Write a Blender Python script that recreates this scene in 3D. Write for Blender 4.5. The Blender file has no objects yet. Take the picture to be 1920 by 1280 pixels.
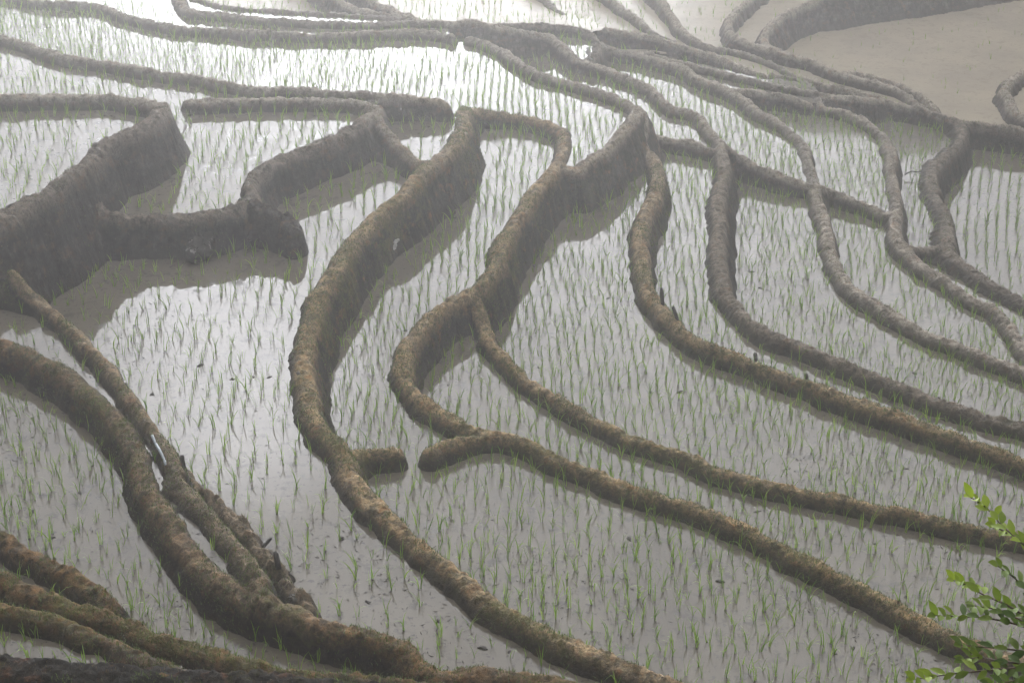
import bpy, math, random
import numpy as np
from mathutils import Vector

rng = np.random.default_rng(7)
random.seed(7)
DEBUG = False
scene = bpy.context.scene
COL = scene.collection

# ------------------------------------------------------------------ camera
F = 3400.0
PITCH = math.radians(28.0)
CAM = np.array([0.0, 0.0, 9.17])
FWD = np.array([0.0, math.cos(PITCH), -math.sin(PITCH)])
UP = np.array([0.0, math.sin(PITCH), math.cos(PITCH)])

def ray(px, py):
    d = FWD + np.array([1.0, 0, 0]) * ((px - 960.0) / F) + UP * (-(py - 640.0) / F)
    return d

def at_z(px, py, z):
    d = ray(px, py)
    t = (z - CAM[2]) / d[2]
    return CAM + d * t

def at_depth(px, py, dep):
    return CAM + ray(px, py) * dep

def project(P):
    P = np.asarray(P, float)
    v = P - CAM
    dep = v @ FWD
    return 960 + F * v[..., 0] / dep, 640 - F * (v @ UP) / dep, dep

cam_data = bpy.data.cameras.new("camera")
cam = bpy.data.objects.new("camera", cam_data)
COL.objects.link(cam)
cam.location = CAM
cam.rotation_euler = (math.pi / 2 - PITCH, 0, 0)
cam_data.sensor_width = 36.0
cam_data.lens = F / 1920 * 36
cam_data.clip_start = 0.1
cam_data.clip_end = 2000
scene.camera = cam

# ------------------------------------------------------------------ noise
def vnoise(X, Y, cell, seed):
    r = np.random.default_rng(seed)
    n = 257
    lat = r.random((n, n)).astype(np.float32) * 2 - 1
    u = (X / cell).astype(np.float64); v = (Y / cell).astype(np.float64)
    iu = np.floor(u).astype(np.int64); iv = np.floor(v).astype(np.int64)
    fu = (u - iu).astype(np.float32); fv = (v - iv).astype(np.float32)
    fu = fu * fu * fu * (fu * (fu * 6 - 15) + 10); fv = fv * fv * fv * (fv * (fv * 6 - 15) + 10)
    a = lat[iu % n, iv % n]; b = lat[(iu + 1) % n, iv % n]
    c = lat[iu % n, (iv + 1) % n]; d = lat[(iu + 1) % n, (iv + 1) % n]
    return (a * (1 - fu) + b * fu) * (1 - fv) + (c * (1 - fu) + d * fu) * fv

# ------------------------------------------------------------------ the dikes: crest lines (photo pixels, crest heights in metres)
# key, points, crest heights [(index, z)], half width, slope left, slope right, ext start, ext end, soil, label
D = []
def dike(key, pts, z, w=0.13, sl=1.6, sr=1.6, e0=0, e1=0, soil="grey", label="", name="earth_dike", rough=1.0):
    D.append(dict(key=key, pts=pts, z=z, w=max(.06, (w - .035) * .75), sl=sl * 1.9, sr=sr * 1.6, e0=e0, e1=e1, soil=soil, label=label, name=name, rough=rough))

# --- top left
dike("A", [(20,-12),(67,0),(185,7),(235,27),(302,43),(403,53),(520,60),(640,61),(741,57),(820,60),(846,66)], [(0,-.2)], .11, e0=6,
     label="pale misty dike behind the widest seedling paddy, ending by a narrow white gap")
dike("A2", [(334,-14),(338,4),(353,17),(420,25),(504,34),(640,41),(774,40),(828,41),(892,38),(929,49),(962,54),(1003,60),(1036,68),(1053,82),(1073,102),(1100,117),(1144,130),(1184,145),(1218,162),(1241,186),(1261,201),(1285,206),(1306,214),(1321,228),(1331,243),(1346,262),(1354,280)],
     [(0,-.3),(8,-.38),(12,-.7),(16,-.85),(25,-.88)], .13, sr=1.4, e0=5,
     label="long pale dike winding from upper left past the white scrap to the dark fork")
dike("A3", [(350,-12),(400,6),(470,15),(560,22),(640,26),(717,31),(774,37)], [(0,-.45)], .10, e0=5,
     label="faint thin dike along the top edge, farthest of three stacked rims")
dike("A4", [(628,-14),(650,4),(690,18),(740,28)], [(0,-.55)], .10, e0=4,
     label="short faint spur running off the top edge, left of two")
dike("A5", [(690,-14),(712,4),(748,22),(780,36)], [(0,-.6)], .10, e0=4,
     label="short faint spur running off the top edge, right of two")
dike("B", [(-40,58),(0,66),(50,76),(84,92),(134,107),(185,113),(235,120),(302,134),(369,142),(420,154),(470,163),(521,163),(588,168),(640,171),(707,176),(774,180),(815,185),(832,192)],
     [(0,.52),(13,.5),(17,.36)], .13, sl=1.6, e0=6, label="long grey dike crossing the upper left to a rounded end beside a gap")
dike("H", [(-40,178),(0,178),(50,179),(101,178),(151,176),(202,176),(252,183),(289,192)], [(0,1.03),(7,1.03)], .14, e0=6,
     label="straight grey dike at the left edge leading onto the top of the massive dark bank")
dike("J", [(300,196),(292,215),(266,236),(226,254),(194,268),(172,290),(140,319),(99,347),(56,373),(22,395),(-10,413),(-60,432),(-140,442),(-240,446)],
     [(0,1.03),(6,1.06),(11,1.05)], .16, sl=1.8, sr=1.55, e1=5, soil="dark", rough=1.5,
     label="massive dark earth bank at the left, tallest and broadest of all")
dike("B2", [(352,187),(403,186),(470,184),(537,184),(640,186),(674,189),(700,199)], [(0,.53),(6,.5)], .13,
     label="short level dike directly under the long grey one, blunt left end by a spillway")
dike("K", [(200,392),(225,399),(252,403),(302,403),(353,402),(403,395),(445,384),(466,374),(472,357),(472,340),(483,321),(514,301),(557,281),(608,261),(643,246),(676,229),(700,210),(703,200)],
     [(0,.55),(2,.47),(12,.47),(17,.5)], .14, sl=1.7, sr=2.0, soil="dark", rough=1.3,
     label="dark hook-shaped bank curving from the massive bank round a small paddy")
dike("K2", [(470,378),(500,390),(530,404),(552,420)], [(0,.47),(3,.36)], .16, sl=2.2, sr=2.2, soil="dark", rough=1.8,
     label="dark crumbling nose of earth jutting toward the pale paddy beside the boulder")
dike("I2", [(700,212),(722,238),(745,262),(770,282),(792,302)], [(0,.5),(2,.3),(4,.24)], .12, sr=1.4, sl=1.5,
     label="short sloping dike linking the hook-shaped bank to the long S-shaped dike")
dike("L", [(871,200),(870,218),(866,240),(852,266),(832,288),(808,304),(790,318),(770,342),(748,364),(722,388),(695,412),(668,442),(628,496),(594,554),(574,614),(566,662),(570,714),(586,768),(618,818),(640,848),(662,884),(690,925),(731,969),(774,1009),(828,1050),(875,1090),(919,1127),(976,1160),(1043,1192),(1110,1219),(1177,1246),(1245,1273),(1300,1295)],
     [(0,-.02),(1,.16),(3,.24),(6,.24),(9,.15),(32,.14)], .15, sl=1.7, sr=1.2, e1=4, soil="moss",
     label="long S-shaped brown dike sweeping from mid frame down to the bottom edge")
dike("T", [(871,202),(889,204),(926,208),(969,213),(1009,223),(1040,234),(1058,248),(1058,268),(1050,294),(1026,326),(1001,357),(978,388),(961,418),(944,447),(931,482),(919,510),(882,541),(835,568),(797,600),(772,631),(760,664),(758,699),(771,729),(803,756),(843,779),(889,798),(932,812),(976,825),(1030,849),(1110,882),(1177,906),(1280,940),(1347,964),(1414,994),(1482,1030),(1549,1064),(1616,1100),(1683,1137),(1750,1171),(1817,1202),(1885,1226),(1945,1242)],
     [(0,-.04),(1,-.16),(3,-.24),(8,-.26),(41,-.28)], .145, sl=1.8, sr=1.25, e1=4, soil="moss",
     label="long winding dike with a tall streaked flank, running down to the leafy shrub")
dike("U", [(655,848),(680,845),(715,843),(742,843)], [(0,-.1),(1,-.2),(3,-.24)], .12, soil="moss",
     label="stubby low dike jutting into a gap from the long S-shaped dike")
dike("V", [(806,842),(842,829),(880,819),(932,814)], [(0,-.24),(3,-.27)], .13, soil="moss",
     label="short spur with a rounded end facing the stubby dike across a gap")
dike("W", [(878,535),(893,560),(903,585),(910,610),(917,632),(934,650),(956,674),(979,700),(1009,724),(1043,744),(1087,767),(1127,787),(1177,811),(1228,832),(1280,850),(1347,876),(1414,894),(1482,910),(1549,926),(1616,940),(1683,955),(1750,969),(1817,985),(1885,999),(1945,1012)],
     [(0,-.3),(1,-.38),(3,-.52),(6,-.55),(24,-.56)], .13, sl=1.9, sr=2.0, e1=4, soil="moss",
     label="brown dike starting from the streaked flank and running to the right edge")
dike("C", [(878,70),(902,76),(936,89),(966,109),(1003,133),(1043,146),(1093,160),(1137,173),(1171,187),(1194,200),(1204,217),(1200,240),(1196,258)],
     [(0,-.22),(9,-.22),(12,-.5)], .135, sl=1.5, sr=1.5,
     label="straight pale dike with blunt upper end, slanting down to a four-way knot")
dike("G", [(1194,204),(1178,230),(1152,257),(1125,281),(1097,300),(1080,316)], [(0,-.22),(4,-.26),(5,-.32)], .14, sl=1.4, sr=1.4,
     label="short diagonal dike bridging the four-way knot and the streaked flank")
dike("X", [(1190,248),(1198,264),(1212,278),(1227,303),(1234,330),(1227,363),(1211,394),(1203,427),(1200,450),(1200,480),(1209,514),(1222,544),(1242,574),(1266,604),(1290,626),(1330,647),(1398,671),(1448,691),(1515,715),(1582,741),(1650,765),(1717,788),(1784,812),(1851,836),(1920,861),(1960,876)],
     [(0,-.42),(2,-.66),(25,-.7)], .145, sl=1.8, sr=1.6, e1=4, soil="moss",
     label="mossy dike carrying four dark stakes, curving from the four-way knot to the right edge")
dike("Y", [(1206,236),(1224,250),(1251,256),(1280,262),(1310,270),(1340,279)], [(0,-.5),(1,-.86),(5,-.9)], .12,
     label="short flat dike bridging the four-way knot and the dark fork")
dike("Z", [(1352,276),(1358,296),(1357,320),(1352,354),(1350,388),(1350,428),(1347,464),(1350,504),(1358,540),(1378,571),(1409,601),(1448,622),(1498,643),(1549,663),(1599,684),(1650,706),(1700,727),(1750,747),(1801,764),(1851,778),(1920,795),(1960,804)],
     [(0,-.9),(21,-.95)], .15, sl=1.8, sr=1.15, e1=4, soil="dark",
     label="dark bare dike with a hairy right flank, curving from the fork to the right edge")
dike("AB", [(1358,270),(1376,282),(1402,300),(1431,313),(1468,327),(1500,340),(1518,346)], [(0,-.92),(2,-1.2),(6,-1.32)], .12, sr=1.5,
     label="short sloping dike between the dark fork and the next dike to its right")
dike("BB", [(1136,86),(1150,91),(1194,99),(1245,113),(1280,123),(1314,145),(1347,157),(1377,173),(1398,190),(1424,209),(1455,224),(1487,246),(1505,266),(1510,288),(1516,312),(1521,336),(1528,363),(1539,396),(1546,427),(1558,468),(1573,504),(1596,534),(1633,562),(1666,583),(1710,609),(1750,629),(1801,647),(1851,667),(1920,692),(1960,706)],
     [(0,-1.2),(8,-1.25),(14,-1.34),(29,-1.36)], .14, sl=1.7, sr=1.6, e1=4,
     label="very long dike from the dark hump, bending sharply twice before running to the right edge")
dike("DD", [(1530,346),(1545,352),(1571,359),(1604,373),(1638,386),(1668,402)], [(0,-1.36),(1,-1.5),(5,-1.6)], .11,
     label="short straight dike crossing between two dikes right of centre, ending in a cracked tip")
dike("CC", [(1542,200),(1572,205),(1609,217),(1639,234),(1660,260),(1669,290),(1672,319),(1673,346),(1679,370),(1682,400),(1680,432),(1694,462),(1724,492),(1768,520),(1818,553),(1858,574),(1891,602),(1911,634),(1930,662),(1980,705),(2060,745)],
     [(0,-1.48),(9,-1.52),(12,-1.6),(18,-1.62)], .14, sr=1.6, e1=4,
     label="pale-topped dike with a crack across its crest, bowing down to the right edge")
dike("EEa", [(1704,456),(1722,462),(1745,467),(1768,462),(1776,446)], [(0,-1.7),(2,-1.85),(4,-1.8)], .09,
     label="tiny curved dike closing the foot of a narrow wedge of water")
dike("EE", [(1797,228),(1804,246),(1794,270),(1768,294),(1746,318),(1745,338),(1754,360),(1769,388),(1776,420),(1778,450),(1784,478),(1811,496),(1851,520),(1885,540),(1920,562),(1960,584)],
     [(0,-1.8),(4,-1.82),(9,-1.82),(15,-1.9)], .14, sl=1.8, sr=.55, e1=4, soil="dark", rough=.8,
     label="dark bank with a bulging grassy flank at the far right, notched on its left side")
dike("JJ", [(1325,84),(1345,88),(1381,95),(1441,115),(1488,139),(1565,160),(1650,183),(1717,200),(1760,214),(1790,226)], [(0,-1.5),(4,-1.55),(7,-1.68),(9,-1.78)], .12,
     label="pale dike crossing the upper right just above the crowded rims")
dike("RR", [(1215,96),(1280,117),(1364,136),(1448,157),(1535,173),(1590,181),(1650,186)], [(0,-1.32),(4,-1.38),(6,-1.6)], .10,
     label="thin rim squeezed between the very long dike and the pale crossing dike")
dike("SS", [(1370,164),(1400,168),(1431,173),(1495,184),(1518,192)], [(0,-1.3),(4,-1.42)], .11,
     label="short low rim ending at a tiny gap beside the pale-topped dike")
dike("CR", [(1542,198),(1537,187),(1532,174)], [(0,-1.46),(2,-1.38)], .10,
     label="tiny low rim closing a sliver of water behind the start of the pale-topped dike")
dike("HH", [(1014,-14),(1026,0),(1060,28),(1103,45),(1150,54),(1211,64),(1280,84),(1364,113),(1428,138)], [(0,-.85),(4,-1.1),(8,-1.45)], .12, e0=5,
     label="hazy dike slanting from the top edge behind the dark hump to a broken end")
dike("TT", [(1444,138),(1490,148),(1540,160)], [(0,-1.52),(2,-1.65)], .10,
     label="stubby dark rim beyond the broken end of the hazy slanting dike")
dike("MM", [(1140,-16),(1154,0),(1194,34),(1228,60),(1262,76)], [(0,-1.2),(4,-1.4)], .12, e0=5,
     label="hazy dike dropping from the top edge, second left of the muddy channel")
dike("KK", [(1231,-16),(1241,0),(1262,30),(1280,56),(1310,76),(1335,87)], [(0,-1.35),(5,-1.55)], .13, e0=5, sr=1.3,
     label="hazy dike dropping from the top edge along the left bank of the muddy channel")
dike("AA2", [(930,48),(962,45),(1010,44),(1060,47),(1090,53),(1110,66),(1120,84),(1110,104),(1094,114)], [(0,-.75),(4,-.85),(6,-.95),(8,-.9)], .13, sr=1.4, soil="dark", rough=1.4,
     label="dark humped bank with the white scrap on its near side")
dike("NN", [(1415,-14),(1401,0),(1366,35),(1378,64),(1414,82),(1465,96),(1515,109),(1566,132),(1633,150),(1698,172),(1716,188),(1726,202)], [(0,-1.55),(8,-1.7),(11,-1.76)], .12, e0=4, sl=1.3, sr=1.6,
     label="pale-crested hazy dike with a hairpin bend, left edge of the brown pond")
dike("OO", [(1545,-14),(1522,0),(1468,26),(1433,62),(1436,82),(1460,94)], [(0,-1.45),(5,-1.66)], .13, e0=4, sl=1.6, sr=1.3, soil="grey", rough=1.3,
     label="tall hazy bank bending round the upper end of the brown pond")
dike("OO2", [(1540,-8),(1575,-20),(1620,-34),(1717,-48),(1851,-72)], [(0,-1.5),(2,-1.38),(4,-1.35)], .2, e1=6, sl=1.2, sr=1.0, rough=1.4,
     label="broad hazy slope along the far side of the brown pond")
dike("PP", [(1600,134),(1640,143),(1683,156),(1716,170),(1740,182),(1756,204)], [(0,-1.78),(3,-1.84),(5,-1.9)], .10, 
     label="low knobbly rim along the near left corner of the brown pond")
dike("QQ", [(1960,118),(1918,134),(1891,153),(1886,180),(1918,216),(1960,240)], [(0,-1.86)], .13, e0=3, e1=0, sl=1.2,
     label="curved pale rim poking into the brown pond from the right edge")
dike("GG", [(1790,224),(1830,229),(1880,236),(1920,241),(1970,248)], [(0,-1.82),(1,-1.9),(4,-1.92)], .15, e1=4, soil="dark",
     label="dark low dike along the near side of the brown pond")
# --- lower left
dike("N", [(-60,618),(0,640),(60,664),(134,703),(175,736),(212,770),(238,806),(255,843),(267,884),(288,925),(311,964),(345,1011),(388,1058),(443,1101),(504,1130),(571,1153),(640,1176),(704,1189),(750,1209),(782,1233),(804,1252),(816,1275),(820,1300)],
     [(0,.5),(8,.46),(22,.46)], .15, sl=1.5, sr=1.6, e0=4, e1=2, soil="red",
     label="thick dark red-brown mossy dike sweeping from the left edge to the bottom centre")
dike("N2", [(812,1262),(880,1258),(960,1268),(1040,1280),(1110,1296)], [(0,.44),(4,.42)], .17, e1=4, soil="red",
     label="low brown dike along the bottom edge right of the thick mossy one")
dike("M", [(20,508),(50,536),(74,560),(92,580),(140,622),(198,680),(246,738),(284,796),(312,842),(326,878)], [(0,.78),(1,.66),(2,.56),(9,.51)], .115, e0=0, soil="moss",
     label="slender dike right of the thick mossy one, running to the pale pipe")
dike("M2", [(322,886),(338,912),(370,945),(410,985),(450,1032),(474,1062),(484,1090),(500,1120)], [(0,.5),(6,.51),(7,.5)], .13, sl=1.8, sr=1.3, soil="moss",
     label="short mossy bank below the pale pipe that widens into a green-brown lump")
dike("M3", [(330,872),(362,905),(402,940),(446,984),(492,1030),(534,1080),(566,1120),(582,1142)], [(0,.16),(7,.13)], .09, sl=1.5, sr=1.2, soil="dark", rough=2.2, name="mud_ridge",
     label="ragged ridge of dark mud clods along the outer foot of the mossy bank")
dike("O", [(-60,985),(0,1010),(45,1032),(95,1056),(140,1078),(180,1100),(202,1122)], [(0,.66),(6,.62)], .15, e0=4, soil="red",
     label="dark short dike at the lower left ending against the rusty mossy dike")
dike("Q", [(-60,1058),(0,1078),(60,1102),(130,1130),(200,1154),(260,1178),(330,1206),(400,1227),(470,1243),(560,1257),(640,1267),(730,1280),(820,1288),(950,1302)], [(0,.8),(6,.72),(9,.64),(13,.6)], .15, e0=4, e1=3, soil="red",
     label="rusty mossy dike with green tufts crossing the lower left corner")
dike("R", [(-60,1118),(0,1136),(60,1150),(120,1174),(190,1202),(260,1228),(330,1250)], [(0,.98),(6,.86)], .14, e0=4, soil="red",
     label="tan-topped dike below the rusty mossy one at the lower left")
dike("S", [(-60,1246),(0,1248),(100,1251),(200,1258),(320,1266),(450,1276),(600,1292)], [(0,1.06),(6,.95)], .25, e0=4, e1=3, soil="red",
     label="near-black earth bank along the very bottom left edge")

# paddies: key -> (level, seeds in photo pixels, density, plant scale, kind)
PADDY = [
 ("P1", -.34, [(100,60),(560,120),(900,150),(1050,200)], 1.0, 1.0, "clear"),
 ("P2", .38, [(100,130),(250,155)], 1.0, 1.0, "clear"),
 ("P3", .36, [(450,260),(380,330)], 1.0, 1.0, "clear"),
 ("P4", .12, [(800,240),(770,250)], .9, 1.0, "clear"),
 ("P5", .86, [(60,270),(20,330)], .85, 1.0, "clear"),
 ("P6", 0., [(450,600),(660,360),(600,1000),(750,1130)], .8, 1.0, "clear"),
 ("P7", .40, [(130,650),(400,1030)], .5, .9, "clear"),
 ("P8", .2, [(80,850),(400,1130),(640,1235)], .85, 1.0, "clear"),
 ("P9", .5, [(5,1062)], 0.6, 1.0, "clear"),
 ("P10", .82, [(30,1215)], .9, 1.0, "clear"),
 ("PQR", .56, [(20,1110,.85)], .7, 1.0, "clear"),
 ("P11", -.42, [(950,290),(850,430),(680,720),(1000,1000),(1400,1150)], 1.0, 1.0, "clear"),
 ("P13", -.7, [(860,700),(1200,870),(1600,1050)], 1.0, 1.0, "clear"),
 ("P14", -.86, [(1150,480),(1180,330),(1250,780),(1700,920)], 1.0, 1.0, "clear"),
 ("P15", -1.0, [(980,88),(1160,172),(1260,232)], .9, 1.0, "clear"),
 ("P16", -1.08, [(1290,350),(1280,520),(1600,720)], 1.0, 1.0, "clear"),
 ("P17", -1.5, [(1450,400),(1700,670)], 1.0, 1.0, "clear"),
 ("P18", -1.4, [(1200,140),(1350,210),(1450,285)], 1.0, 1.0, "clear"),
 ("P19", -1.62, [(1560,280),(1610,330)], 1.0, 1.0, "clear"),
 ("P20", -1.74, [(1610,450),(1800,610)], 1.0, 1.0, "clear"),
 ("P21", -1.95, [(1715,290),(1725,390)], .8, 1.0, "clear"),
 ("P23", -2.0, [(1755,492),(1850,555)], .7, 1.0, "clear"),
 ("P22", -2.3, [(1870,400),(1900,320)], .9, 1.0, "clear"),
 ("POND", -2.08, [("xy",6.57,30.58),(1700,90),(1850,160),(1800,200)], .05, .7, "muddy"),
 ("C1", -1.86, [(1620,160,-1.8),(1500,118,-1.75),(1330,40,-1.6)], .25, .8, "muddy"),
 ("C2", -1.84, [(1420,55)], .1, .8, "muddy"),
 ("P24", -1.46, [("xy",3.41,29.72)], .6, .9, "clear"),
 ("P25", -1.42, [(1185,38,-1.25)], .5, .8, "muddy"),
 ("P26", -1.62, [(1248,40,-1.4),(1390,104,-1.6)], .3, .8, "muddy"),
 ("P31", -.98, [(900,20,-.7)], .6, .8, "muddy"),
 ("P30", -.45, [(270,14,-.3)], .8, .9, "clear"),
 ("P34", -.5, [("xy",-3.5,29.9)], .5, .9, "clear"),
]
# openings closed by a spillway only (level boundary without a dike)
# (dike, point index, other dike): a level boundary between two banks without a bank of its own
GAPS = [("A", -1, "A2"), ("HH", 3, "AA2"), ("K", -1, "B"), ("B2", 0, "J")]

def catmull(P, step):
    P = np.asarray(P, float)
    Q = np.vstack([2 * P[0] - P[1], P, 2 * P[-1] - P[-2]])
    out = []
    for i in range(1, len(Q) - 2):
        p0, p1, p2, p3 = Q[i - 1], Q[i], Q[i + 1], Q[i + 2]
        t0 = 0.0
        t1 = t0 + max(1e-4, np.linalg.norm(p1 - p0)) ** .5
        t2 = t1 + max(1e-4, np.linalg.norm(p2 - p1)) ** .5
        t3 = t2 + max(1e-4, np.linalg.norm(p3 - p2)) ** .5
        n = max(2, int(np.linalg.norm(p2 - p1) / step) + 1)
        for t in np.linspace(t1, t2, n, endpoint=False):
            A1 = (t1 - t) / (t1 - t0) * p0 + (t - t0) / (t1 - t0) * p1
            A2 = (t2 - t) / (t2 - t1) * p1 + (t - t1) / (t2 - t1) * p2
            A3 = (t3 - t) / (t3 - t2) * p2 + (t - t2) / (t3 - t2) * p3
            B1 = (t2 - t) / (t2 - t0) * A1 + (t - t0) / (t2 - t0) * A2
            B2 = (t3 - t) / (t3 - t1) * A2 + (t - t1) / (t3 - t1) * A3
            out.append((t2 - t) / (t2 - t1) * B1 + (t - t1) / (t2 - t1) * B2)
    out.append(P[-1])
    return np.array(out)

for d in D:
    n = len(d["pts"])
    zi = [a for a, _ in d["z"]]; zv = [b for _, b in d["z"]]
    Z = np.interp(np.arange(n), zi, zv)
    P = np.array([at_z(x, y, z) for (x, y), z in zip(d["pts"], Z)])
    if d["e0"]:
        v = P[0] - P[1]; v[2] = 0; v /= np.linalg.norm(v); P = np.vstack([P[0] + v * 30, P[0] + v * 3, P])
    if d["e1"]:
        v = P[-1] - P[-2]; v[2] = 0; v /= np.linalg.norm(v); P = np.vstack([P, P[-1] + v * 3, P[-1] + v * 30])
    d["P0"] = P
# an end that meets another bank runs into it; a free end only gets a spillway sill (no earth)
FREE = {("B", 1), ("C", 0), ("A", 1), ("HH", 1), ("TT", 0), ("SS", 1), ("CC", 0), ("U", 1), ("V", 0), ("O", 1), ("A3", 1), ("M", 0), ("M", 1), ("M2", 0), ("M3", 0), ("K2", 1)}
NOSILL = {("B2", 0), ("U", 1), ("V", 0), ("M3", 0), ("K2", 1), ("M3", 1)}
SILL = []
DC = {}
def dense(o):
    k = (o["key"], len(o["P0"]))
    if k not in DC: DC[k] = catmull(o["P0"], .05)
    return DC[k]
for d in D:
    for e in (0, 1):
        if (d["e0"] if e == 0 else d["e1"]) or (d["key"], e) in NOSILL: continue
        p = d["P0"][0 if e == 0 else -1]
        best = (9, None, None)
        for o in D:
            if o is d or o["key"] in ("M3", "K2"): continue
            Q = dense(o)
            dist = np.linalg.norm(Q[:, :2] - p[:2], axis=1); i = int(dist.argmin())
            if dist[i] < best[0]: best = (dist[i], o["key"], Q[i])
        if DEBUG: print("end", d["key"], e, "->", best[1], round(float(best[0]), 2), "dz", round(float(best[2][2] - p[2]), 2))
        if best[0] > 1.3: continue
        if (d["key"], e) in FREE:
            SILL.append(np.array([p, best[2]]))
        elif best[0] > .03:
            q = best[2].copy(); q[2] = min(q[2], p[2] + best[0] * .8)
            d["P0"] = np.vstack([q, d["P0"]]) if e == 0 else np.vstack([d["P0"], q])
for d in D:
    d["P"] = catmull(d["P0"], .07)

# ------------------------------------------------------------------ raster of paddies (5 cm)
X0, X1, Y0, Y1 = -12.5, 13.5, 9.2, 41.0
CS = .05
nx, ny = int((X1 - X0) / CS), int((Y1 - Y0) / CS)
lab = np.zeros((nx, ny), np.int16)
def mark(P, val=-1):
    P = np.asarray(P)
    for a, b in zip(P[:-1], P[1:]):
        n = max(2, int(np.linalg.norm((b - a)[:2]) / .02) + 1)
        q = a[None, :2] + (b - a)[None, :2] * np.linspace(0, 1, n)[:, None]
        i = ((q[:, 0] - X0) / CS).astype(int); j = ((q[:, 1] - Y0) / CS).astype(int)
        for di in (0, 1):
            for dj in (0, 1):
                ii, jj = i + di, j + dj
                ok = (ii >= 0) & (ii < nx) & (jj >= 0) & (jj < ny)
                lab[ii[ok], jj[ok]] = val
for d in D:
    if d["key"] not in ("M3", "K2", "PP"): mark(d["P"])
for q in SILL:
    mark(q)
byk = {d["key"]: d for d in D}
for a, i, b in GAPS:
    p = byk[a]["P0"][i + (2 if byk[a]["e0"] and i >= 0 else 0)]; Q = byk[b]["P"]
    mark(np.array([p, Q[int(np.linalg.norm(Q[:, :2] - p[:2], axis=1).argmin())]]))
def flood(i, j, v):
    st = [(i, j)]; lab[i, j] = v; c = 0
    while st:
        i, j = st.pop(); c += 1
        for a, b in ((i + 1, j), (i - 1, j), (i, j + 1), (i, j - 1)):
            if 0 <= a < nx and 0 <= b < ny and lab[a, b] == 0:
                lab[a, b] = v; st.append((a, b))
    return c
for k, (key, z, seeds, *_r) in enumerate(PADDY):
    for s in seeds:
        p = (s[1], s[2]) if s[0] == "xy" else at_z(s[0], s[1], s[2] if len(s) > 2 else z)
        i, j = int((p[0] - X0) / CS), int((p[1] - Y0) / CS)
        if not (0 <= i < nx and 0 <= j < ny): print("seed outside", key, s); continue
        if lab[i, j] == 0:
            flood(i, j, k + 1)
        elif lab[i, j] > 0 and lab[i, j] != k + 1:
            print("LEAK", key, s, "already", PADDY[lab[i, j] - 1][0])
        elif lab[i, j] == -1:
            print("seed on barrier", key, s)
# leftover pockets
while True:
    rest = np.argwhere(lab == 0)
    if len(rest) == 0: break
    i, j = rest[0]
    c = flood(i, j, -2)
    q = np.argwhere(lab == -2).mean(0)
    px, py, _ = project([X0 + q[0] * CS, Y0 + q[1] * CS, -.6])
    if c > 60 and -30 < px < 1950 and -30 < py < 1310: print("unlabelled pocket", c, "near px", round(px), round(py), "xy", X0 + i * CS, Y0 + j * CS, "mean", X0 + q[0] * CS, Y0 + q[1] * CS)
    lab[lab == -2] = -1
bar = lab < 0
lab[bar] = 0
lab_free = lab.copy()
for it in range(400):
    m = lab == 0
    if not m.any(): break
    new = lab.copy()
    for ax, sh in ((0, 1), (0, -1), (1, 1), (1, -1)):
        r = np.roll(lab, sh, ax)
        new = np.where((new == 0) & (r > 0), r, new)
    lab = new
lev = np.array([0.0] + [p[1] for p in PADDY])

# ------------------------------------------------------------------ height field of the banks (2 cm)
GS = .02
GX = np.arange(X0, X1, GS); GY = np.arange(Y0, Y1, GS)
XX, YY = np.meshgrid(GX, GY, indexing="ij")
wx = XX + .032 * vnoise(XX, YY, .55, 1) + .022 * vnoise(XX, YY, .17, 2)
wy = YY + .032 * vnoise(XX, YY, .55, 3) + .022 * vnoise(XX, YY, .17, 4)
gi = np.clip(((wx - X0) / CS).astype(int), 0, nx - 1); gj = np.clip(((wy - Y0) / CS).astype(int), 0, ny - 1)
LABG = lab[gi, gj]
ZW = lev[LABG]
del gi, gj
N1 = vnoise(XX, YY, .30, 5); N2 = vnoise(XX, YY, .11, 6); N3 = vnoise(XX, YY, .05, 8); N4 = vnoise(XX, YY, .028, 9)
TAU = .028
BIGW = vnoise(XX, YY, .8, 78)
ACC = np.zeros(XX.shape, np.float64)
BEST = np.full(XX.shape, -99.0, np.float32)
OWN = np.full(XX.shape, -1, np.int16)
SS_ = np.zeros(XX.shape, np.float32); DD_ = np.zeros(XX.shape, np.float32); RG_ = np.ones(XX.shape, np.float32)
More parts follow.
